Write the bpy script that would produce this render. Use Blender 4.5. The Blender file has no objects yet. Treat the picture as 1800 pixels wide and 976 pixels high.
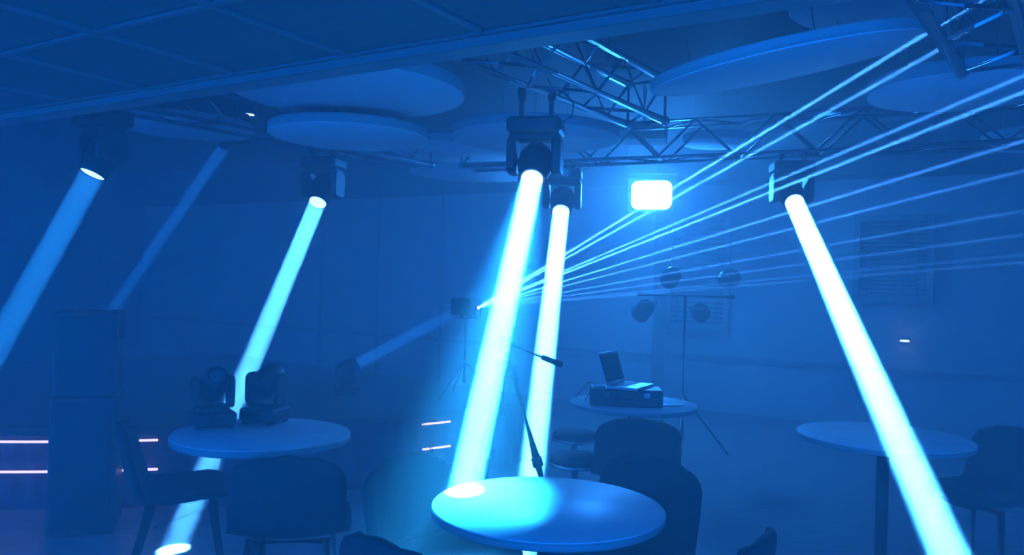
import bpy, bmesh, math, random
from mathutils import Vector, Matrix, Euler

random.seed(7)
sc = bpy.context.scene
COL = sc.collection
PI = math.pi
V = Vector

# ------------------------------------------------------------------ camera
F_PX = 1400.0
cam_data = bpy.data.cameras.new('camera')
cam_data.sensor_width = 36.0
cam_data.lens = 36.0 * F_PX / 1800.0
cam_data.clip_start = 0.02
cam = bpy.data.objects.new('camera', cam_data)
COL.objects.link(cam)
CAM_LOC = V((0, 0, 1.5))
ROLL = math.radians(1.6)
PITCH = math.radians(0.29)
cam_rot = Euler((PI / 2 + PITCH, 0, 0)).to_matrix() @ Matrix.Rotation(ROLL, 3, 'Z')
cam.matrix_world = Matrix.Translation(CAM_LOC) @ cam_rot.to_4x4()
sc.camera = cam


def ray(px, py):
    return cam_rot @ V(((px - 900) / F_PX, -(py - 488) / F_PX, -1.0))


def at(px, py, depth):
    """world point seen at a pixel of the photograph, at a depth along +Y"""
    d = ray(px, py)
    return CAM_LOC + d * (depth / d.y)


def on_z(px, py, z):
    d = ray(px, py)
    return CAM_LOC + d * ((z - CAM_LOC.z) / d.z)


# ------------------------------------------------------------------ world, exposure
world = bpy.data.worlds.new('blue_room_light')
sc.world = world
world.use_nodes = True
bg = world.node_tree.nodes['Background']
bg.inputs[0].default_value = (0.002, 0.17, 1.0, 1)
bg.inputs[1].default_value = 7.4
sc.view_settings.view_transform = 'Standard'
sc.view_settings.look = 'None'
sc.view_settings.gamma = 1.0
sc.view_settings.use_curve_mapping = False
sc.view_settings.exposure = 0.0
sc.cycles.volume_bounces = 1
sc.cycles.use_light_tree = False
sc.cycles.max_bounces = 6
sc.cycles.diffuse_bounces = 2
sc.cycles.glossy_bounces = 2
sc.cycles.use_denoising = True
HAZE_DENSITY = 0.10


# ------------------------------------------------------------------ materials
def mat(name, color, rough=0.5, metal=0.0, noise=0.0, scale=8.0, bump=0.0, stretch=(1, 1, 1), spec=0.5):
    m = bpy.data.materials.new(name)
    m.use_nodes = True
    nt = m.node_tree
    b = nt.nodes['Principled BSDF']
    b.inputs['Base Color'].default_value = (*color, 1)
    b.inputs['Roughness'].default_value = rough
    b.inputs['Metallic'].default_value = metal
    b.inputs['Specular IOR Level'].default_value = spec
    if noise > 0:
        tc = nt.nodes.new('ShaderNodeTexCoord')
        mp = nt.nodes.new('ShaderNodeMapping')
        mp.inputs['Scale'].default_value = stretch
        n = nt.nodes.new('ShaderNodeTexNoise')
        n.inputs['Scale'].default_value = scale
        n.inputs['Detail'].default_value = 5
        r = nt.nodes.new('ShaderNodeValToRGB')
        r.color_ramp.elements[0].position = 0.3
        r.color_ramp.elements[1].position = 0.7
        r.color_ramp.elements[0].color = (*[c * (1 - noise) for c in color], 1)
        r.color_ramp.elements[1].color = (*[min(1, c * (1 + noise)) for c in color], 1)
        nt.links.new(tc.outputs['Object'], mp.inputs['Vector'])
        nt.links.new(mp.outputs[0], n.inputs['Vector'])
        nt.links.new(n.outputs['Fac'], r.inputs['Fac'])
        nt.links.new(r.outputs['Color'], b.inputs['Base Color'])
        if bump > 0:
            bp = nt.nodes.new('ShaderNodeBump')
            bp.inputs['Strength'].default_value = bump
            bp.inputs['Distance'].default_value = 0.01
            nt.links.new(n.outputs['Fac'], bp.inputs['Height'])
            nt.links.new(bp.outputs[0], b.inputs['Normal'])
    return m


def glow(name, color, strength):
    m = bpy.data.materials.new(name)
    m.use_nodes = True
    nt = m.node_tree
    nt.nodes.clear()
    o = nt.nodes.new('ShaderNodeOutputMaterial')
    e = nt.nodes.new('ShaderNodeEmission')
    e.inputs[0].default_value = (*color, 1)
    e.inputs[1].default_value = strength
    nt.links.new(e.outputs[0], o.inputs['Surface'])
    m.cycles.emission_sampling = 'NONE'
    return m


M = {
    'floor': mat('floor_laminate', (0.24, 0.24, 0.24), 0.36, noise=0.25, scale=3, bump=0.02, stretch=(1, 12, 1)),
    'wall': mat('wall_paint', (0.45, 0.45, 0.45), 0.8, noise=0.06, scale=2),
    'wall_dark': mat('dark_panelling', (0.12, 0.12, 0.12), 0.7, noise=0.1, scale=3),
    'ceiling': mat('dark_ceiling', (0.03, 0.03, 0.03), 0.9, noise=0.2, scale=2),
    'tile': mat('ceiling_tile', (0.16, 0.16, 0.16), 0.9, noise=0.08, scale=30),
    'tbar': mat('ceiling_grid', (0.22, 0.22, 0.22), 0.6),
    'trim': mat('trim_paint', (0.30, 0.30, 0.30), 0.5, noise=0.05),
    'disc': mat('acoustic_felt', (0.92, 0.92, 0.92), 0.9, noise=0.03, scale=60, bump=0.02),
    'disc_edge': mat('acoustic_felt_edge', (0.45, 0.45, 0.45), 0.9),
    'alu': mat('truss_aluminium', (0.55, 0.55, 0.56), 0.28, metal=1.0, noise=0.08, scale=12),
    'black': mat('black_plastic', (0.02, 0.02, 0.022), 0.42, noise=0.2, scale=20),
    'blackmetal': mat('black_metal', (0.03, 0.03, 0.032), 0.35, metal=0.6),
    'chrome': mat('chrome', (0.8, 0.8, 0.8), 0.12, metal=1.0),
    'table': mat('table_laminate', (0.80, 0.80, 0.80), 0.42, noise=0.07, scale=9, bump=0.01),
    'table_edge': mat('table_edge_band', (0.35, 0.35, 0.35), 0.5),
    'fabric': mat('chair_fabric', (0.035, 0.035, 0.04), 0.8, noise=0.2, scale=60, bump=0.05),
    'wood': mat('chair_wood', (0.10, 0.075, 0.05), 0.45, noise=0.3, scale=6, stretch=(8, 8, 1)),
    'carpet': mat('stage_carpet', (0.06, 0.06, 0.06), 0.95, noise=0.2, scale=40),
    'drape': mat('stage_skirt', (0.05, 0.04, 0.09), 0.8, noise=0.15, scale=6, stretch=(1, 1, 4)),
    'silver': mat('laptop_aluminium', (0.60, 0.60, 0.62), 0.35, metal=0.8),
    'screen': mat('laptop_screen', (0.015, 0.015, 0.02), 0.2),
    'blind': mat('blind_slat', (0.40, 0.40, 0.40), 0.6),
    'glass': mat('window_pane', (0.10, 0.11, 0.12), 0.08),
    'matte': mat('matte_black', (0.015, 0.015, 0.016), 0.95, noise=0.2, scale=20, spec=0.05),
    'rubber': mat('rubber', (0.025, 0.025, 0.025), 0.7),
    'paper': mat('label_paper', (0.80, 0.80, 0.80), 0.6),
    'red': mat('label_red', (0.5, 0.05, 0.04), 0.6),
    'lens': glow('lamp_lens', (0.22, 0.50, 1.0), 6.0),
    'lens_core': glow('lamp_core', (0.45, 0.60, 0.85), 0.8),
    'led': glow('led_strip', (0.90, 0.74, 1.0), 1.9),
    'flood': glow('flood_panel', (0.09, 0.36, 1.0), 36.0),
    'down': glow('downlight', (0.70, 0.90, 1.0), 3.0),
    'laser': glow('laser_aperture', (0.8, 0.92, 1.0), 20.0),
}


# ------------------------------------------------------------------ mesh helpers
def frame_from(d):
    d = d.normalized()
    up = V((0, 0, 1)) if abs(d.z) < 0.95 else V((1, 0, 0))
    x = d.cross(up).normalized()
    y = x.cross(d).normalized()
    return x, y, d


class MB:
    def __init__(self):
        self.v = []
        self.f = []
        self.smooth = []
        self.mi = []
        self.slot = 0

    def _add(self, vs, fs, sm=False):
        o = len(self.v)
        self.v += [tuple(p) for p in vs]
        for f in fs:
            self.f.append([i + o for i in f])
            self.smooth.append(sm)
            self.mi.append(self.slot)
        return self

    def box(self, c, s, rot=None):
        c = V(c)
        hx, hy, hz = s[0] / 2, s[1] / 2, s[2] / 2
        p = [V((x, y, z)) for z in (-hz, hz) for x, y in ((-hx, -hy), (hx, -hy), (hx, hy), (-hx, hy))]
        if rot is not None:
            p = [rot @ q for q in p]
        return self._add([c + q for q in p], [(3, 2, 1, 0), (4, 5, 6, 7), (0, 1, 5, 4), (1, 2, 6, 5), (2, 3, 7, 6), (3, 0, 4, 7)])

    def rbox(self, c, s, r=0.02, axis='z', n=4, rot=None):
        """a box with rounded corners, prism along axis, with a small chamfer on its ends"""
        dims = {'z': (0, 1, 2), 'y': (2, 0, 1), 'x': (1, 2, 0)}[axis]
        hx, hy, hz = s[dims[0]] / 2, s[dims[1]] / 2, s[dims[2]] / 2
        r = min(r, hx * .98, hy * .98)
        ch = min(r * .5, hz * .4)

        def ring(ins):
            out = []
            for cx, cy, a0 in ((hx - r, hy - r, 0), (-hx + r, hy - r, PI / 2), (-hx + r, -hy + r, PI), (hx - r, -hy + r, 1.5 * PI)):
                for k in range(n + 1):
                    a = a0 + k / n * PI / 2
                    out.append((cx + (r - ins) * math.cos(a), cy + (r - ins) * math.sin(a)))
            return out
        vs = []
        levels = [(-hz, ch * .9), (-hz + ch, 0), (hz - ch, 0), (hz, ch * .9)]
        m = 4 * (n + 1)
        for z, ins in levels:
            for x, y in ring(ins):
                q = [0, 0, 0]
                q[dims[0]], q[dims[1]], q[dims[2]] = x, y, z
                q = V(q)
                if rot is not None:
                    q = rot @ q
                vs.append(V(c) + q)
        fs = [list(range(m))[::-1], list(range(3 * m, 4 * m))]
        for l in range(3):
            for k in range(m):
                a, b = l * m + k, l * m + (k + 1) % m
                fs.append((a, b, b + m, a + m))
        return self._add(vs, fs)

    def tube(self, pts, r, n=10, cap=True, smooth=True):
        pts = [V(p) for p in pts]
        rs = r if isinstance(r, (list, tuple)) else [r] * len(pts)
        vs, fs = [], []
        x = y = None
        for i, p in enumerate(pts):
            d = (pts[min(i + 1, len(pts) - 1)] - pts[max(i - 1, 0)])
            if x is None:
                x, y, d = frame_from(d)
            else:
                d = d.normalized()
                x = (x - d * x.dot(d)).normalized()
                y = d.cross(x)
            for k in range(n):
                a = 2 * PI * k / n
                vs.append(p + (x * math.cos(a) + y * math.sin(a)) * rs[i])
        for i in range(len(pts) - 1):
            for k in range(n):
                a, b = i * n + k, i * n + (k + 1) % n
                fs.append((a, b, b + n, a + n))
        self._add(vs, fs, smooth)
        if cap:
            o = len(self.v) - len(vs)
            for ring in (list(range(n))[::-1], list(range(len(vs) - n, len(vs)))):
                self.f.append([o + i for i in ring])
                self.smooth.append(False)
                self.mi.append(self.slot)
        return self

    def lathe(self, prof, n=32, origin=(0, 0, 0), axis=None, smooth=True, a0=0.0, a1=2 * PI):
        """profile of (radius, height) turned about z, or about axis"""
        o = V(origin)
        if axis is None:
            x, y, d = V((1, 0, 0)), V((0, 1, 0)), V((0, 0, 1))
        else:
            x, y, d = frame_from(V(axis))
        vs, fs = [], []
        for rr, h in prof:
            for k in range(n):
                a = 2 * PI * k / n
                vs.append(o + (x * math.cos(a) + y * math.sin(a)) * rr + d * h)
        for i in range(len(prof) - 1):
            for k in range(n):
                a, b = i * n + k, i * n + (k + 1) % n
                fs.append((a, b, b + n, a + n))
        self._add(vs, fs, smooth)
        ob = len(self.v) - len(vs)
        for i, rev in ((0, True), (len(prof) - 1, False)):
            if prof[i][0] > 1e-5:
                ring = [ob + i * n + k for k in range(n)]
                self.f.append(ring[::-1] if rev else ring)
                self.smooth.append(False)
                self.mi.append(self.slot)
        return self

    def grid(self, fn, nu, nv, smooth=True):
        vs = [fn(i / nu, j / nv) for j in range(nv + 1) for i in range(nu + 1)]
        fs = []
        for j in range(nv):
            for i in range(nu):
                a = j * (nu + 1) + i
                fs.append((a, a + 1, a + nu + 2, a + nu + 1))
        return self._add(vs, fs, smooth)

    def prism(self, poly, z0, z1):
        n = len(poly)
        vs = [(x, y, z0) for x, y in poly] + [(x, y, z1) for x, y in poly]
        fs = [list(range(n))[::-1], list(range(n, 2 * n))]
        fs += [(k, (k + 1) % n, (k + 1) % n + n, k + n) for k in range(n)]
        return self._add(vs, fs)

    def mesh(self, name, *mats):
        me = bpy.data.meshes.new(name)
        me.from_pydata(self.v, [], self.f)
        for m in mats:
            me.materials.append(M[m])
        for p, s, k in zip(me.polygons, self.smooth, self.mi):
            p.use_smooth = s
            p.material_index = k
        me.validate()
        bm = bmesh.new()
        bm.from_mesh(me)
        bmesh.ops.recalc_face_normals(bm, faces=bm.faces)
        bm.to_mesh(me)
        bm.free()
        return me

    def build(self, name, mats, parent=None, loc=None, rot=None):
        if isinstance(mats, str):
            mats = (mats,)
        return obj(name, self.mesh(name, *mats), parent, loc, rot)


def obj(name, data, parent=None, loc=None, rot=None):
    o = bpy.data.objects.new(name, data)
    COL.objects.link(o)
    if parent is not None:
        o.parent = parent
    if loc is not None:
        o.location = loc
    if rot is not None:
        o.rotation_euler = rot
    return o


def tag(o, label, cat, group=None):
    o['label'] = label
    o['category'] = cat
    if group:
        o['group'] = group
    return o


def thing(name, label, cat, loc=(0, 0, 0), rz=0.0, group=None):
    o = bpy.data.objects.new(name, None)
    o.empty_display_size = 0.1
    COL.objects.link(o)
    o.location = loc
    o.rotation_euler = (0, 0, rz)
    return tag(o, label, cat, group)


def struct(o):
    o['kind'] = 'structure'
    return o


def copy_tree(o, parent=None):
    c = o.copy()
    COL.objects.link(c)
    c.parent = parent
    for ch in list(o.children):
        copy_tree(ch, c)
    return c


def disk_light(name, parent, loc, direction, radius, spread_deg, power, color):
    l = bpy.data.lights.new(name, 'AREA')
    l.shape = 'DISK'
    l.size = 2 * radius
    l.spread = math.radians(spread_deg)
    l.energy = power
    l.color = color
    o = bpy.data.objects.new(name, l)
    COL.objects.link(o)
    o.location = loc
    o.rotation_euler = V(direction).to_track_quat('-Z', 'Y').to_euler()
    if parent is not None:
        o.parent = parent
    return o


# ------------------------------------------------------------------ room shell
# the room stands turned against the view: E runs along its far wall, N across to it
E = V((0.85, -0.525, 0)).normalized()
N = V((0.525, 0.85, 0)).normalized()
ANG = math.atan2(E.y, E.x)
WALL0 = V((1.6, 9.0, 0))


def wp(s, d=0.0, z=0.0):
    """point s metres along the far wall, d metres in front of it"""
    p = WALL0 + E * s - N * d
    return V((p.x, p.y, z))


def slab(name, mats, a, b, thick, z0, z1):
    """a wall piece from a to b; its thickness goes away from the room"""
    p = [wp(*a), wp(*b), wp(b[0], b[1] - thick), wp(a[0], a[1] - thick)]
    return MB().prism([(q.x, q.y) for q in p], z0, z1).build(name, mats)


CEIL = 3.2
floor_pts = [(-13, -3), (9, -3), (9, 16), (-13, 16)]
struct(MB().prism(floor_pts, -0.15, 0.0).build('floor', 'floor'))
c_pts = [(-13, 1.5), (9, 1.5), (9, 16), (-13, 16)]
struct(MB().prism(c_pts, CEIL, CEIL + 0.12).build('ceiling', 'ceiling'))
struct(slab('wall_back', 'wall', (-9.5, 0), (0.0, 0), 0.6, 0, CEIL))
struct(slab('wall_back_recess', 'wall', (0.0, -0.4), (7.0, -0.4), 0.2, 0, CEIL))
# left wall and right wall run towards the viewer
pl = [wp(-9.5, -0.2), wp(-9.5, 7.5), wp(-9.7, 7.5), wp(-9.7, -0.2)]
struct(MB().prism([(q.x, q.y) for q in pl], 0, CEIL).build('wall_left', 'wall_dark'))
pr = [wp(5.2, -0.2), wp(5.2, 6.5), wp(5.4, 6.5), wp(5.4, -0.2)]
struct(MB().prism([(q.x, q.y) for q in pr], 0, CEIL).build('wall_right', 'wall'))
# bulkhead along the top of the far wall, dado rail, skirting
struct(slab('trim_1', 'wall_dark', (-9.4, 0.10), (-0.35, 0.10), 0.10, 2.62, CEIL))
struct(slab('trim_2', 'wall_dark', (0.02, 0.0), (5.2, 0.0), 0.40, 2.66, CEIL))
struct(slab('trim_3', 'trim', (-9.4, 0.03), (0.0, 0.03), 0.03, 0.68, 0.73))
struct(slab('trim_4', 'trim', (0.02, -0.37), (5.2, -0.37), 0.03, 0.68, 0.73))
struct(slab('baseboard_back', 'trim', (-9.4, 0.02), (0.0, 0.02), 0.02, 0, 0.1))
struct(slab('baseboard_recess', 'trim', (0.02, -0.38), (5.2, -0.38), 0.02, 0, 0.1))
# upright cover strips on the far wall panels
for k, s in enumerate((-1.9, -3.0, -4.1, -5.2)):
    struct(slab('trim_%d' % (5 + k), 'trim', (s, 0.015), (s + 0.05, 0.015), 0.015, 0.1, 2.62))


# windows with slatted blinds in the recess
def window(name, s0, s1, z0, z1, nslat):
    w = s1 - s0
    r = obj(name, None)
    r.location = wp(s0, -0.4)
    r.rotation_euler = (0, 0, ANG)
    struct(r)
    MB().box((w / 2, -0.006, (z0 + z1) / 2), (w, 0.01, z1 - z0)).build('pane', 'glass', r)
    for nm, c, s in (('frame_rail', (w / 2, -0.035, z1 + .03), (w + .12, .07, .06)), ('frame_rail', (w / 2, -0.035, z0 - .03), (w + .12, .07, .06)),
                     ('frame_stile', (-.03, -0.035, (z0 + z1) / 2), (.06, .07, z1 - z0)), ('frame_stile', (w + .03, -0.035, (z0 + z1) / 2), (.06, .07, z1 - z0))):
        MB().box(c, s).build(nm, 'trim', r)
    sm = MB().box((0, 0, 0), (w - .01, 0.03, 0.003)).mesh('blind_slat', 'blind')
    for k in range(nslat):
        obj('blind_slat', sm, r, (w / 2, -0.03, z1 - (k + .7) * (z1 - z0) / nslat), (math.radians(40), 0, 0))
    MB().tube([(w * .15, -.048, z0), (w * .15, -.048, z1)], .003, 6).build('blind_cord', 'trim', r)
    MB().tube([(w * .85, -.048, z0), (w * .85, -.048, z1)], .003, 6).build('blind_cord', 'trim', r)
    return r


window('window_1', 0.08, 0.70, 1.05, 2.28, 22)
window('window_2', 2.10, 2.72, 1.45, 2.22, 18)

# low tiled ceiling over the viewer, ending in a boxed edge
SOFF = 2.30
e0, e1 = V((-1.23, 3.43, 0)), V((0.43, 2.42, 0))
SE = (e1 - e0).normalized()
SN = V((-SE.y, SE.x, 0))
s_ang = math.atan2(SE.y, SE.x)
soffit = obj('ceiling_soffit', None)
soffit.location = (e0.x, e0.y, SOFF)
soffit.rotation_euler = (0, 0, s_ang)
struct(soffit)
MB().box((0, -2.6, 0.09), (12, 5.0, 0.04)).build('backing', 'ceiling', soffit)
tile_mesh = MB().rbox((0, 0, 0), (0.575, 0.575, 0.02), r=0.006, n=2).mesh('tile', 'tile')
for i in range(-10, 10):
    for j in range(7):
        obj('tile', tile_mesh, soffit, (0.3 + i * 0.6 + .18, -0.42 - j * 0.6, 0.028))
for i in range(-10, 11):
    MB().box((i * 0.6 + .18, -2.25, 0.012), (0.024, 4.2, 0.012)).build('grid_bar', 'tbar', soffit)
for j in range(8):
    MB().box((0, -0.12 - j * 0.6, 0.012), (12, 0.024, 0.010)).build('grid_bar', 'tbar', soffit)
MB().box((0, -0.055, 0.06), (12, 0.11, 0.16)).build('edge_board', 'trim', soffit)
MB().box((0, -0.112, -0.012), (12, 0.012, 0.024)).build('edge_bead', 'tbar', soffit)

# curved low stage with light strips along its front
ST_C = V((-3.65, 9.9, 0))
ST_R = 5.06
stage = thing('stage', 'low curved dark stage with a skirted front along the back of the room', 'stage', ST_C)


def arc(a0, a1, r, n=24):
    return [V((r * math.cos(a0 + (a1 - a0) * k / n), r * math.sin(a0 + (a1 - a0) * k / n), 0)) for k in range(n + 1)]


A0, A1 = math.radians(-128), math.radians(-38)
poly = [(0, 0)] + [(p.x, p.y) for p in arc(A0, A1, ST_R, 48)]
MB().prism(poly, 0.47, 0.52).build('deck', 'carpet', stage)


def skirt(u, v):
    a = A0 + (A1 - A0) * u
    rr = ST_R - 0.06 + 0.012 * math.sin(u * 420)
    return V((rr * math.cos(a), rr * math.sin(a), 0.005 + v * 0.465))


MB().grid(skirt, 520, 2).build('skirt', 'drape', stage)


def ang_of(px, z):
    """angle on the stage front where the view through column px meets it"""
    best = None
    for k in range(2000):
        a = A0 + (A1 - A0) * k / 1999
        p = ST_C + V((ST_R * math.cos(a), ST_R * math.sin(a), z))
        q = cam_rot.transposed() @ (p - CAM_LOC)
        x = 900 + F_PX * q.x / -q.z
        if best is None or abs(x - px) < best[0]:
            best = (abs(x - px), a)
    return best[1]


for z in (0.245, 0.43):
    for p0, p1 in ((-120, 92), (96, 236), (239, 277), (745, 757 if z < .3 else 785), (760 if z < .3 else 787, 794)):
        a, b = ang_of(p0, z), ang_of(p1, z)
        pts = [p + V((0, 0, z)) for p in arc(a, b, ST_R - 0.02, 8)]
        MB().tube(pts, 0.008, 6).build('light_strip', 'led', stage)


# ------------------------------------------------------------------ trusses
brace_unit = MB().tube([(0, 0, -0.5), (0, 0, 0.5)], 0.009, 8).mesh('brace', 'alu')


def brace(parent, a, b, name='brace'):
    a, b = V(a), V(b)
    o = obj(name, brace_unit, parent, (a + b) / 2)
    o.scale = (1, 1, (b - a).length)
    o.rotation_mode = 'QUATERNION'
    o.rotation_quaternion = (b - a).to_track_quat('Z', 'Y')
    return o


def truss(label, a, b, zc, w=0.25, step=0.28, r=0.024, group='aluminium box trusses under the ceiling'):
    a, b = V((a[0], a[1], 0)), V((b[0], b[1], 0))
    L = (b - a).length
    d = (b - a).normalized()
    t = thing('lighting_truss', label, 'truss', (a.x, a.y, zc), math.atan2(d.y, d.x), group)
    h = w / 2
    for y in (-h, h):
        for z in (0, w):
            MB().tube([(0, y, z), (L, y, z)], r, 12).build('chord', 'alu', t)
    n = max(1, round(L / step))
    st = L / n
    for k in range(n):
        x0, x1 = k * st, (k + 1) * st
        up = k % 2 == 0
        for y in (-h, h):
            brace(t, (x0, y, 0 if up else w), (x1, y, w if up else 0))
        for z in (0, w):
            brace(t, (x0, -h if up else h, z), (x1, h if up else -h, z))
    for x in (0.0, L):
        for z in (0, w):
            brace(t, (x, -h, z), (x, h, z))
        for y in (-h, h):
            brace(t, (x, y, 0), (x, y, w))
        for y in (-h, h):
            for z in (0, w):
                MB().lathe([(0.018, -0.015), (0.03, -0.012), (0.03, 0.012), (0.018, 0.015)], 12, (x, y, z), (1, 0, 0)).build('end_coupler', 'alu', t)
    # two steel droppers up to the ceiling
    for x in (L * .25, L * .8):
        MB().tube([(x, 0, w), (x, 0, CEIL - zc)], 0.006, 6).build('dropper', 'blackmetal', t)
    return t


U = V((0.6, 0.8, 0))
TRUSS_Z = 2.50
bA, bB = V((0.0, 3.62, 0)) - U * 1.0, V((0.845, 4.86, 0))
nB = V((-.048, .036, 0))
truss('aluminium box truss over the round table, passing behind the low ceiling edge', bA + nB, bB + nB, TRUSS_Z)
truss('aluminium box truss ending in front of the big disc at upper right', V((1.515, 2.72, 0)) - U * 0.9, V((2.10, 3.50, 0)), TRUSS_Z, w=0.26, r=0.027)
tA0 = V((-2.23, 4.69, 0))
truss('aluminium box truss at the left that carries two beam lights', tA0 - U * 0.55, tA0 + U * 2.4, 2.44)
truss('long aluminium box truss across the far right, in front of the windows', V((3.70, 4.94, 0)), V((-0.40, 6.92, 0)), 2.48, w=0.27)

# ------------------------------------------------------------------ ceiling discs


def disc(label, px, py, h, w_px, thick=0.07, tilt=0.0, depth=None, pitch=0.0):
    z = 1.5 + h
    c = on_z(px, py, z) if depth is None else at(px, py, depth)
    d = w_px / F_PX * c.y
    R = d / 2
    t = thing('ceiling_disc', label, 'ceiling disc', (c.x, c.y, c.z), 0, 'round acoustic discs hung from the ceiling')
    m = MB()
    m.lathe([(0, 0), (R - .006, 0), (R, .006)], 72)
    m.slot = 1
    m.lathe([(R, .006), (R, thick - .004), (R - .004, thick)], 72)
    m.lathe([(R - .004, thick), (0, thick)], 72)
    o = m.build('panel', ('disc', 'disc_edge'), t)
    t.rotation_euler = (pitch, tilt, 0)
    for k in range(3):
        a = 2 * PI * k / 3 + .5
        x, y = R * .7 * math.cos(a), R * .7 * math.sin(a)
        MB().tube([(x, y, thick), (x, y, max(thick + .1, CEIL - c.z - (x * math.tan(-tilt) if tilt else 0)))], 0.0025, 6).build('wire', 'blackmetal', t)
    return t


disc('large pale disc half cut off by the low ceiling edge', 611, 166, 0.95, 411)
disc('pale disc just below the large cut-off disc', 614, 243, 0.85, 277, thick=.06)
disc('dim pale disc behind the truss at the left', 332, 229, 1.25, 224)
disc('pale disc behind the central beam light', 940, 246, 1.00, 295)
disc('dim disc partly hidden below the second disc, left of the beam light', 808, 270, 1.05, 238)
disc('farthest dim disc in the row left of the central beam light', 835, 306, 1.05, 230)
disc('large pale disc below the truss end at upper right', 1690, 165, 1.00, 306)
disc('small pale disc at the far right edge of the picture', 1842, 252, 1.05, 206)
disc('small faint disc above the floodlight in the distance', 1262, 254, 1.20, 124)
disc('big steeply tilted disc above the laser beams, between two trusses', 1376, 118, 1.0, 462, thick=.05, tilt=-math.radians(11.5), depth=3.64, pitch=math.radians(5))
disc('dark disc cut off by the top of the picture', 1560, 8, 1.30, 330)

# ------------------------------------------------------------------ beam lights
WHITE = (0.05, 0.38, 1.0)
CYAN = (0.05, 0.45, 1.0)
BLUE = (0.008, 0.22, 1.0)


def beam_head(label, lens, target, power, color, spread=1.2, spill=0, spill_deg=15, scale=1.0, hung=True, top=None, badge=False, lens_r=0.062, group='moving-head beam lights hung from the trusses'):
    """a moving head: base, yoke, drum with a glowing lens, its light aimed from lens to target"""
    lens, target = V(lens), V(target)
    d = (target - lens).normalized()
    s = scale
    piv = lens - d * 0.13 * s
    dh = math.hypot(d.x, d.y)
    rz = math.atan2(d.y, d.x) - PI / 2
    sg = 1 if hung else -1
    zoff = 0.16 * s
    base_h = 0.08 * s
    root = thing('moving_head_light', label, 'stage light', (piv.x, piv.y, piv.z + sg * (zoff + base_h)), rz, group)
    g = -sg                                     # local direction from base to drum
    # base
    MB().rbox((0, 0, g * base_h / 2), (0.29 * s, 0.24 * s, base_h), 0.03 * s).build('base', 'black', root)
    b = root.children[0]
    MB().box((0, 0.122 * s, g * base_h * .5), (0.07 * s, 0.006, 0.045 * s)).build('display', 'screen', b)
    for x in (-.115, .115):
        MB().box((x * s, 0.122 * s, g * base_h * .5), (0.012 * s, 0.008, 0.07 * s)).build('handle', 'blackmetal', b)
    if badge:
        MB().box((-0.03 * s, 0.126 * s, g * base_h * .5), (0.075 * s, 0.004, 0.05 * s)).build('label_plate', 'paper', b)
        MB().box((-0.055 * s, 0.129 * s, g * base_h * .5), (0.012 * s, 0.004, 0.04 * s)).build('label_stripe', 'red', b)
    # yoke
    y = MB()
    y.rbox((0, 0, g * (base_h + .018 * s)), (0.275 * s, 0.12 * s, 0.03 * s), 0.01 * s)
    y.build('yoke_bridge', 'black', root)
    for x in (-1, 1):
        MB().rbox((x * 0.119 * s, 0, g * (base_h + 0.115 * s)), (0.048 * s, 0.17 * s, 0.20 * s), 0.045 * s, axis='x').build('yoke_arm', 'black', root)
    # drum, lens pointing to local -Z of the drum before tilting
    drum = MB().lathe([(0.0, .125 * s), (.055 * s, .12 * s), (.078 * s, .10 * s), (.088 * s, .065 * s), (.090 * s, .0), (.088 * s, -.035 * s), (.082 * s, -.065 * s), (.075 * s, -.08 * s),
                       (.075 * s, -.128 * s), (.069 * s, -.132 * s), (.069 * s, -.118 * s), (0, -.118 * s)][::-1], 36).build('drum', 'black', root, (0, 0, g * (zoff + base_h)), (math.atan2(dh, -d.z), 0, 0))
    for z in (.055, .035, .015, -.015):
        MB().lathe([(.088 * s, -.004 * s), (.0925 * s, 0), (.088 * s, .004 * s)], 36, (0, 0, z * s)).build('cooling_rib', 'blackmetal', drum)
    MB().lathe([(0, -.1215 * s), (lens_r * s, -.1215 * s), (lens_r * s, -.1235 * s), (0, -.127 * s)][::-1], 32).build('lens', 'lens', drum)
    MB().lathe([(0, -.1275 * s), (.006 * s, -.1278 * s), (.007 * s, -.130 * s), (0, -.131 * s)][::-1], 12).build('lens_boss', 'lens_core', drum)
    disk_light('beam_lamp', drum, (0, 0, -.135 * s), (0, 0, -1), lens_r * s, spread, power, color)
    if spill:
        disk_light('beam_spill', drum, (0, 0, -.136 * s), (0, 0, -1), lens_r * s, spill_deg, spill, (0.016, 0.36, 1.0))
    # clamps
    if hung:
        zt = (top if top is not None else TRUSS_Z) - root.location.z
        zt = max(zt, 0.05)
        for x in (-.08, .08):
            c = MB()
            c.box((x * s, 0, zt / 2 - .015), (.022, .035, max(.02, zt - .03)))
            c.lathe([(.026, -.018), (.036, -.018), (.036, .018), (.026, .018), (.026, -.018)], 16, (x * s, 0, zt), (1, 0, 0))
            c.build('clamp', 'blackmetal', root)
        MB().tube([(-.13 * s, 0, -.02), (-.19 * s, 0, .02), (-.2 * s, .02, zt * .6), (-.15 * s, .03, zt), (-.09 * s, .02, zt + .03)], .005, 6).build('safety_cable', 'rubber', root)
    else:
        for x in (-.1, .1):
            for yy in (-.08, .08):
                MB().lathe([(.016, 0), (.018, -.008), (.014, -.012)], 10, (x * s, yy * s, 0)).build('foot', 'rubber', root)
    return root


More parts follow.
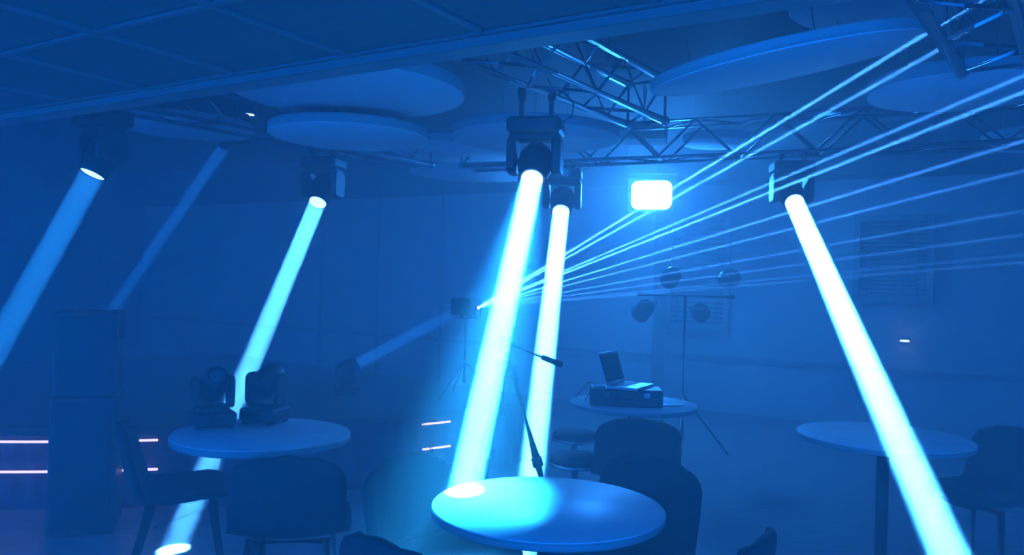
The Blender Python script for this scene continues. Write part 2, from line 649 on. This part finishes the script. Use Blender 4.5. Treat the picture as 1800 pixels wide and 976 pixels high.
# centre light: strikes the near table
fg_hit = on_z(817, 861, 0.752)
beam_head('beam light hanging from the central truss, its cyan beam striking the near table', at(935, 316, 4.15), fg_hit, 260, (0.024, 0.34, 1.0), spread=0.9, spill=30, spill_deg=20, lens_r=.057)
beam_head('beam light with a white label, hung beside the floodlight', at(986, 373, 6.5), on_z(917, 990, 0.0), 190, WHITE, spread=1.2, top=2.48, badge=True, scale=1.1)
beam_head('beam light on the left truss whose beam lands under the left table', at(558, 357, 5.9), on_z(305, 966, 0.0), 38, (0.07, 0.42, 1.0), top=2.44)
beam_head('leftmost beam light, its blue beam leaving the picture at the left', at(162, 307, 4.5), at(-150, 872, 3.9), 15, (0.012, 0.28, 1.0), top=2.44, lens_r=.066)
beam_head('beam light with the wide white beam at the right', at(1397, 357, 5.7), at(1842, 1372, 2.4), 160, WHITE, spread=1.0, top=2.48, lens_r=.066)
beam_head('half hidden beam light behind the dim disc at the left', at(395, 256, 8.0), at(205, 535, 9.6), 13, BLUE, top=2.75)

# small moving head on the stage, throwing a faint beam up past the laser
beam_head('small beam light standing on the stage, faint beam rising to the laser', at(629, 639, 6.68), at(835, 531, 6.9), 7.0, BLUE, hung=False, scale=0.8, group='moving-head lights standing on the stage')

# ------------------------------------------------------------------ floodlight
fl = at(1145, 343, 8.3)
flood = thing('floodlight', 'dazzling white floodlight on the corner of the far wall', 'floodlight', fl, math.atan2(-fl.x, fl.y) * -1)
flood.rotation_euler = (0, 0, ANG * .5)
MB().rbox((0, 0.05, 0), (0.50, 0.08, 0.36), .02, axis='y').build('housing', 'black', flood)
MB().rbox((0, 0.004, 0), (0.42, 0.012, 0.30), .07, axis='y').build('lamp_panel', 'flood', flood)
for k in range(5):
    MB().box((-.2 + k * .1, .11, 0), (.008, .05, .30)).build('heat_fin', 'blackmetal', flood)
MB().tube([(-.26, .04, 0), (-.26, .04, .23), (.26, .04, .23), (.26, .04, 0)], .01, 8).build('bracket', 'blackmetal', flood)
MB().tube([(0, .04, .23), (0, .04, CEIL - fl.z)], .012, 8).build('ceiling_pole', 'blackmetal', flood)
fd = disk_light('flood_lamp', flood, (0, -0.02, 0), (0, -1, -0.25), 0.16, 170, 60, (0.012, 0.25, 1.0))
# its spill upwards and onto the wall beside it
pt = bpy.data.lights.new('flood_spill', 'POINT')
pt.energy = 200
pt.color = (0.03, 0.29, 1.0)
pt.shadow_soft_size = 0.08
po = obj('flood_spill', pt, flood, (-0.05, -0.10, 0))

# ------------------------------------------------------------------ laser projector on a stand
ls = at(840, 541, 6.6)
laser = thing('laser_projector', 'small black laser projector throwing a fan of thin beams to the right', 'laser projector', ls - V((0, 0, .07)))
dirs = []
laser_spec = [(-.612, 3.0, 1.0), (-.560, 3.0, .7), (-.425, 3.2, .55), (-.395, 3.2, .8), (-.306, 3.4, .45), (-.251, 3.6, .28), (-.178, 3.8, .18), (-.134, 4.0, .14), (-.097, 4.2, .10), (-.083, 4.3, .12)]
laser_col = (0.05, 0.30, 1.0)
mean = V((1, -.8, .15)).normalized()
rzl = math.atan2(mean.y, mean.x) - PI / 2
laser.rotation_euler = (0, 0, rzl)
MB().rbox((0, -.13, .07), (.16, .22, .14), .012).build('housing', 'black', laser)
MB().lathe([(.02, 0), (.022, .01), (.022, .02), (.014, .024)], 20, (0, -.02, .07), (0, 1, 0)).build('aperture_ring', 'blackmetal', laser)
MB().lathe([(.0, .0), (.011, 0), (.011, .004), (0, .006)], 16, (0, .005, .07), (0, 1, 0)).build('aperture', 'laser', laser)
for x in (-.05, .05):
    MB().lathe([(.018, 0), (.018, .014), (.01, .014)], 12, (x, -.13, -.012)).build('foot', 'rubber', laser)
for sl, dep, p in laser_spec:
    tgt = at(1800, 541 + sl * 960, dep)
    d = (tgt - ls).normalized()
    disk_light('laser_beam', None, ls + d * .035, d, 0.006, 0.28, 5.5 * p, laser_col)
lst = thing('light_stand', 'thin black tripod stand carrying the laser projector on the stage', 'light stand', (ls.x, ls.y, 0.52), rzl)
zt = ls.z - .07 - .012 - .52
MB().tube([(0, -.13, .12), (0, -.13, zt - .012)], .014, 12).build('pole', 'blackmetal', lst)
MB().rbox((0, -.13, zt - .006), (.15, .15, .012), .01).build('top_plate', 'blackmetal', lst)
for k in range(3):
    a = 2 * PI * k / 3
    MB().tube([(0, -.13, .3), (.3 * math.cos(a), -.13 + .3 * math.sin(a), .012)], .009, 8).build('leg', 'blackmetal', lst)

# ------------------------------------------------------------------ round tables


def table(label, px, py, w_px, depth_scale=1.0, zt=0.75, dia=None, thick=.03):
    c = on_z(px, py, zt)
    R = (w_px / F_PX * c.y) / 2 if dia is None else dia / 2
    t = thing('round_table', label, 'table', (c.x, c.y, 0), 0, 'round cafe tables')
    m = MB()
    m.lathe([(0, zt), (R - .004, zt), (R, zt - .004)], 72)
    m.slot = 1
    m.lathe([(R, zt - .004), (R, zt - thick + .004), (R - .006, zt - thick)], 72)
    m.lathe([(R - .006, zt - thick), (0, zt - thick)], 72)
    m.build('tabletop', ('table', 'table_edge'), t)
    MB().lathe([(.032, .02), (.032, zt - thick - .02)], 24).build('column', 'blackmetal', t)
    MB().lathe([(.11, zt - thick - .02), (.11, zt - thick - .001)], 24).build('mounting_plate', 'blackmetal', t)
    MB().lathe([(0, 0), (.21, 0), (.212, .008), (.18, .016), (.05, .024), (.034, .04)], 48).build('foot_plate', 'blackmetal', t)
    return t


fg = table('near round table struck by the central cyan beam', 963, 888, 408)
lt = table('left round table with two small stage lights standing on it', 461, 761, 304, thick=.035)
ft = table('far round table with a laptop and a black case on it', 1113, 708, 222, zt=0.76)
rt = table('empty round table behind the wide white beam', 1553, 766, 288)

# ------------------------------------------------------------------ chairs


def chair_proto():
    root = thing('shell_chair', '', 'chair')

    def prof(t):
        P = [(.23, .435), (.12, .455), (-.05, .44), (-.16, .45), (-.215, .50), (-.25, .60), (-.27, .68), (-.285, .765)]
        x = t * (len(P) - 1)
        i = min(int(x), len(P) - 2)
        f = x - i
        a, b = P[i], P[i + 1]
        return a[0] + (b[0] - a[0]) * f, a[1] + (b[1] - a[1]) * f

    def hw(t):
        if t < .12:
            return .16 + .07 * math.sin(t / .12 * PI / 2)
        if t < .55:
            return .23 + .015 * math.sin((t - .12) / .43 * PI)
        if t > .86:
            return .225 - .1 * (1 - math.sqrt(max(0, 1 - ((t - .86) / .14) ** 2)))
        return .23 - .005 * (t - .55) / .31

    def surf(t0, t1):
        def fn(u, v):
            t = t0 + (t1 - t0) * v
            s = 2 * u - 1
            y, z = prof(t)
            k = max(0, min(1, (t - .35) / .25))
            return V((s * hw(t), y + k * .045 * s * s, z + (1 - k) * .035 * s * s + max(0, t - .5) * .06 * (1 - s * s)))
        return fn
    for nm, a, b in (('seat', 0, .5), ('backrest', .5, 1)):
        o = MB().grid(surf(a, b), 14, 14).build(nm, 'fabric', root)
        md = o.modifiers.new('thickness', 'SOLIDIFY')
        md.thickness = .028
        md.offset = 0
    for x in (-1, 1):
        for y, yt in ((.2, .13), (-.24, -.13)):
            MB().tube([(x * .15, yt, .43), (x * .21, y, 0.0)], [.02, .011], 10).build('leg', 'wood', root)
    MB().tube([(-.15, .13, .415), (.15, .13, .415)], .012, 8).build('seat_rail', 'wood', root)
    MB().tube([(-.15, -.13, .415), (.15, -.13, .415)], .012, 8).build('seat_rail', 'wood', root)
    return root


ch0 = chair_proto()
used = [False]


def chair(label, x, y, face_xy, sc_=1.0):
    c = ch0 if not used[0] else copy_tree(ch0)
    used[0] = True
    c['label'] = label
    c['category'] = 'chair'
    c['group'] = 'dark shell chairs around the tables'
    c.location = (x, y, 0)
    d = V((face_xy[0] - x, face_xy[1] - y))
    c.rotation_euler = (0, 0, math.atan2(d.y, d.x) - PI / 2)
    c.scale = (sc_, sc_, sc_)
    return c


F = fg.location
L = lt.location
T = ft.location
Rr = rt.location
chair('dark chair beside the left table, its back towards the light strips', -1.54, 3.80, (-1.54 + .93, 3.80 + .37))
chair('dark chair seen from behind, drawn up in front of the left table', -0.90, 3.38, (-1.06, 4.4))
for lab, dx, dy, r in (('dark chair behind the near table, right of the tripod', .41, .53, .49), ('dark chair behind the near table, left of the beam spot', -.48, .43, .47),
                       ('nearest dark chair, front left of the near table, cut off by the frame', -.36, -.40, .44), ('dark chair front right of the near table, cut off by the frame', .45, -.30, .45)):
    q = V((dx, dy, 0)).normalized() * r + F
    chair(lab, q.x, q.y, (F.x, F.y))
chair('dark chair at the right edge of the picture', 2.50, 4.15, (Rr.x, Rr.y - .3))
chair('dark chair in front of the far table, near the round stools', T.x - .06, T.y - .52, (T.x, T.y))


# ------------------------------------------------------------------ round stools


def stool(label, px, py, z=.45, R=.155):
    c = on_z(px, py, z)
    t = thing('round_stool', label, 'stool', (c.x, c.y, 0), 0, 'round stools with chrome rims')
    MB().lathe([(0, z), (R - .03, z), (R - .008, z - .01), (R, z - .03), (R, z - .05)][::-1], 40).build('cushion', 'fabric', t)
    MB().lathe([(R - .01, z - .075), (R + .006, z - .07), (R + .006, z - .052), (R - .01, z - .05)], 40).build('rim', 'chrome', t)
    MB().lathe([(.02, .03), (.02, z - .08)], 16).build('column', 'chrome', t)
    MB().lathe([(0, 0), (.16, 0), (.16, .008), (.03, .03)], 32).build('foot_plate', 'chrome', t)
    return t


stool('nearer round stool with a gleaming chrome rim', 1012, 798)
stool('farther round stool with a chrome rim below the far table', 1010, 757)

# ------------------------------------------------------------------ stage lights on the left table


def table_head(label, px, py, zt, rz, tilt):
    c = on_z(px, py, zt)
    t = thing('small_moving_head', label, 'stage light', (c.x, c.y, zt), rz, 'small stage lights standing on the left table')
    MB().rbox((0, 0, .045), (.20, .18, .066), .02).build('base', 'black', t)
    MB().box((0, -.092, .045), (.07, .006, .03)).build('display', 'screen', t)
    MB().rbox((0, 0, .09), (.15, .10, .026), .012).build('yoke_bridge', 'black', t)
    for x in (-1, 1):
        MB().rbox((x * .085, 0, .17), (.026, .085, .16), .03, axis='x').build('yoke_arm', 'black', t)
    d = MB().lathe([(0, -.09), (.05, -.09), (.066, -.07), (.07, 0), (.066, .05), (.055, .085), (.05, .10), (.043, .10), (.043, .092), (0, .092)], 28).build('drum', 'black', t, (0, 0, .205), (tilt, 0, 0))
    MB().lathe([(0, .093), (.042, .093), (.03, .099), (0, .101)], 24).build('lens', 'glass', d)
    for x in (-.075, .075):
        for y in (-.065, .065):
            MB().lathe([(.012, 0), (.014, .012)], 10, (x, y, 0)).build('foot', 'rubber', t)
    return t


table_head('small dark stage light on the left table, tilted, nearer the table edge', 372, 750, .75, .6, 1.0)
table_head('small dark stage light on the left table, tilted, beside the empty part', 466, 742, .75, -.3, -1.1)

# ------------------------------------------------------------------ tripod behind the near table
tp = at(887, 640, 3.85)
tripod = thing('tripod', 'black tripod with a pan handle behind the near table', 'tripod', (tp.x, tp.y, 0))
ht = tp.z
MB().tube([(0, 0, ht - .25), (0, 0, ht + .06)], .014, 12).build('centre_column', 'blackmetal', tripod)
MB().lathe([(.03, -.05), (.045, -.04), (.045, .0), (.03, .015)], 18, (0, 0, ht)).build('crown', 'black', tripod)
hd = MB()
hd.rbox((0, 0, ht + .085), (.05, .06, .06), .012)
hd.rbox((0, 0, ht + .125), (.07, .10, .02), .012)
hd.build('pan_head', 'black', tripod)
MB().lathe([(.0, 0), (.016, 0), (.018, .02), (0, .024)], 14, (.024, 0, ht + .09), (1, 0, 0)).build('lock_knob', 'rubber', tripod)
h0 = V((0.01, 0, ht + .10))
h1 = at(988, 642, 3.75) - V((tp.x, tp.y, 0))
hm = h0.lerp(h1, .62)
MB().tube([h0, hm], .006, 10).build('pan_handle', 'blackmetal', tripod)
MB().tube([hm, hm.lerp(h1, .06), hm.lerp(h1, .5), hm.lerp(h1, .95), h1], [.008, .013, .0135, .014, .010], 12).build('handle_grip', 'rubber', tripod)
for k, a in enumerate((-8, 112, 232)):
    a = math.radians(a)
    u = V((math.cos(a), math.sin(a), 0))
    p0 = u * .035 + V((0, 0, ht - .01))
    p3 = u * .36 + V((0, 0, 0.012))
    p1, p2 = p0.lerp(p3, .42), p0.lerp(p3, .74)
    lg = MB().tube([p0, p1], .022, 12).build('leg', 'blackmetal', tripod)
    MB().tube([p1, p2], .0195, 12).build('leg_section', 'blackmetal', lg)
    MB().tube([p2, p3], .017, 12).build('leg_section', 'blackmetal', lg)
    for q in (p1, p2):
        MB().lathe([(.020, -.025), (.026, -.02), (.026, .02), (.020, .025)], 12, q, p3 - p0).build('leg_clamp', 'rubber', lg)
    MB().lathe([(.014, -.012), (.02, -.012), (.014, .02)], 12, p3).build('foot', 'rubber', lg)

# ------------------------------------------------------------------ far table: case, laptop, papers
TZ = 0.761
cc = on_z(1099, 712, TZ)
case = thing('equipment_case', 'black equipment case under the laptop on the far table', 'case', (cc.x, cc.y, TZ), -.08)
MB().rbox((0, 0, .055), (.44, .22, .105), .02).build('body', 'black', case)
for x in (-.12, .12):
    MB().box((x, -.113, .075), (.035, .008, .03)).build('latch', 'chrome', case)
MB().tube([(-.05, -.112, .055), (-.05, -.135, .055), (.05, -.135, .055), (.05, -.112, .055)], .006, 8).build('handle', 'rubber', case)
for k in range(4):
    MB().lathe([(.008, 0), (.008, .012), (.006, .016)], 10, (-.19 + k * .018, -.06, .1075)).build('knob', 'chrome', case)
lap = thing('laptop', 'open laptop with its screen tipped back on the black case', 'laptop', (cc.x + .03, cc.y + .0, TZ + .1085), 1.05)
MB().rbox((0, 0, .009), (.30, .20, .016), .012).build('base', 'silver', lap)
MB().box((0, .035, .0178), (.26, .10, .001)).build('keyboard', 'screen', lap)
MB().box((0, -.06, .0178), (.09, .05, .001)).build('touchpad', 'silver', lap)
scr = MB().rbox((0, 0, .10), (.30, .008, .20), .012, axis='y').build('lid', 'silver', lap, (0, .10, .018), (math.radians(-18), 0, math.radians(0)))
MB().box((0, -.005, .10), (.28, .002, .17)).build('screen', 'screen', scr)
for x in (-.1, .1):
    MB().tube([(x - .02, .10, .018), (x + .02, .10, .018)], .006, 8).build('hinge', 'black', lap)
pc = on_z(1178, 713, TZ)
folder = thing('folder', 'dark folder lying right of the case on the far table', 'folder', (pc.x, pc.y, TZ), .3)
MB().box((0, 0, .006), (.14, .09, .003)).build('cover', 'black', folder)
MB().box((0, 0, .003), (.135, .085, .004)).build('pages', 'paper', folder)
MB().tube([(on_z(1012, 700, TZ) + V((0, 0, .006))), at(1020, 690, T.y + .1), at(1035, 672, T.y + .15), at(1048, 674, T.y + .15), (cc + V((-.245, .06, .012)))], .003, 6).build('laptop_cable', 'rubber')
tag(bpy.data.objects['laptop_cable'], 'thin looping cable at the left of the far table', 'cable')

# ------------------------------------------------------------------ speaker stack at the left
sp = V(((163 - 900) / F_PX * 4.66, 4.46, 0))
for k, (z0, h, lab) in enumerate(((0, .78, 'tall black loudspeaker standing on the floor at the left'), (.782, .48, 'black loudspeaker stacked on top of the taller one'))):
    s_ = thing('loudspeaker', lab, 'loudspeaker', (sp.x, sp.y + .2, z0), .35, 'black loudspeakers stacked at the left')
    w = .345 if k == 0 else .325
    MB().rbox((0, 0, h / 2), (w, .36, h - .004), .015).build('cabinet', 'black', s_)
    MB().rbox((0, -.183, h / 2), (w - .05, .012, h - .07), .01, axis='y').build('grille', 'blackmetal', s_)
    MB().box((0, -.191, .07), (.06, .003, .018)).build('badge', 'blackmetal', s_)
    for x in (-1, 1):
        MB().rbox((x * (w / 2 - .001), 0, h * .72), (.012, .12, .05), .01, axis='x').build('side_handle', 'rubber', s_)

# ------------------------------------------------------------------ light stand with par cans near the window
tb = at(1205, 520, 7.0)
ts = thing('par_light_stand', 'dark tripod stand with a crossbar of lamps before the window', 'light stand', (tb.x, tb.y, 0), ANG * .3)
hb = tb.z
MB().tube([(0, 0, .15), (0, 0, hb)], .017, 12).build('pole', 'blackmetal', ts)
MB().tube([(-.42, 0, hb), (.42, 0, hb)], .016, 12).build('crossbar', 'blackmetal', ts)
for k in range(3):
    a = 2 * PI * k / 3 + .4
    MB().tube([(.0, 0, .55), (.45 * math.cos(a), .45 * math.sin(a), .012)], .011, 8).build('leg', 'blackmetal', ts)
for k, x in enumerate((-.36, -.13, .13, .36)):
    c = MB().lathe([(0, .10), (.05, .10), (.075, .07), (.08, -.06), (.085, -.075), (.078, -.075), (.072, -.05), (0, -.05)][::-1], 24).build('par_can', 'black', ts, (x, -.02, hb + (.16 if k % 2 else -.14)), (math.radians(60 + 12 * k), 0, .5 - .3 * k))
    MB().lathe([(0, -.052), (.07, -.052), (.05, -.058), (0, -.06)][::-1], 20).build('lens', 'glass', c)
    MB().tube([(-.088, 0, 0), (-.088, .02, .11), (.088, .02, .11), (.088, 0, 0)], .006, 6).build('bracket', 'chrome', c)

# ------------------------------------------------------------------ ceiling projector, downlight, glowing wall oval, floor cable
pj = at(1132, 236, 6.95)
pr_ = thing('projector', 'dark boxy projector hung above the floodlight', 'projector', pj, -.2)
MB().rbox((0, 0, 0), (.40, .34, .13), .025).build('body', 'matte', pr_)
MB().lathe([(.05, 0), (.05, .03), (.04, .035)], 20, (.08, -.17, 0), (0, -1, 0)).build('lens', 'glass', pr_)
MB().tube([(0, 0, .06), (0, 0, CEIL - pj.z)], .02, 10).build('ceiling_pole', 'blackmetal', pr_)
for k in range(4):
    MB().box((-.12, -.172, -.03 + k * .02), (.10, .004, .006)).build('vent_slat', 'blackmetal', pr_)

dl = on_z(437, 201, CEIL - .012)
dn = thing('downlight', 'small round glowing downlight in the ceiling at the left', 'ceiling light', dl)
MB().lathe([(.075, .012), (.10, .008), (.105, -.002), (.082, -.006), (.078, .004)], 32).build('trim_ring', 'trim', dn)
MB().lathe([(0, -.003), (.08, -.001), (.08, .004), (0, .004)], 32).build('diffuser', 'down', dn)

wl = at(1592, 604, 7.55)
wlo = thing('wall_oval', 'tiny glowing oval on the wall at the right', 'wall lamp', wp(2.54, -.39, wl.z), ANG)
MB().rbox((0, -.02, 0), (.07, .04, .05), .01, axis='y').build('back_plate', 'black', wlo)
g = MB().lathe([(0, -.012), (.035, -.009), (.05, 0), (.035, .009), (0, .012)], 24).build('glow_oval', 'down', wlo, (0, -.07, 0))  # flattened emissive oval, set just off the wall

pts = [on_z(270, 928, .006), on_z(315, 912, .006), on_z(360, 895, .006), on_z(420, 880, .006), on_z(470, 872, .006), on_z(520, 880, .006)]
tag(MB().tube(pts, .006, 8).build('floor_cable', 'rubber'), 'black cable lying on the floor under the left table', 'cable')

# ------------------------------------------------------------------ haze filling the room
hz = bpy.data.materials.new('stage_haze')
hz.use_nodes = True
nt = hz.node_tree
nt.nodes.clear()
out = nt.nodes.new('ShaderNodeOutputMaterial')
vs = nt.nodes.new('ShaderNodeVolumeScatter')
vs.inputs['Color'].default_value = (1, 1, 1, 1)
vs.inputs['Density'].default_value = HAZE_DENSITY
vs.inputs['Anisotropy'].default_value = 0.4
nt.links.new(vs.outputs[0], out.inputs['Volume'])
me = MB().box((-2, 6.2, 1.55), (21.6, 19, 3.5)).mesh('haze', )
me.materials.append(hz)
h = obj('haze', me)
h['kind'] = 'stuff'
h['label'] = 'blue-lit theatrical haze filling the whole room'
h['category'] = 'haze'
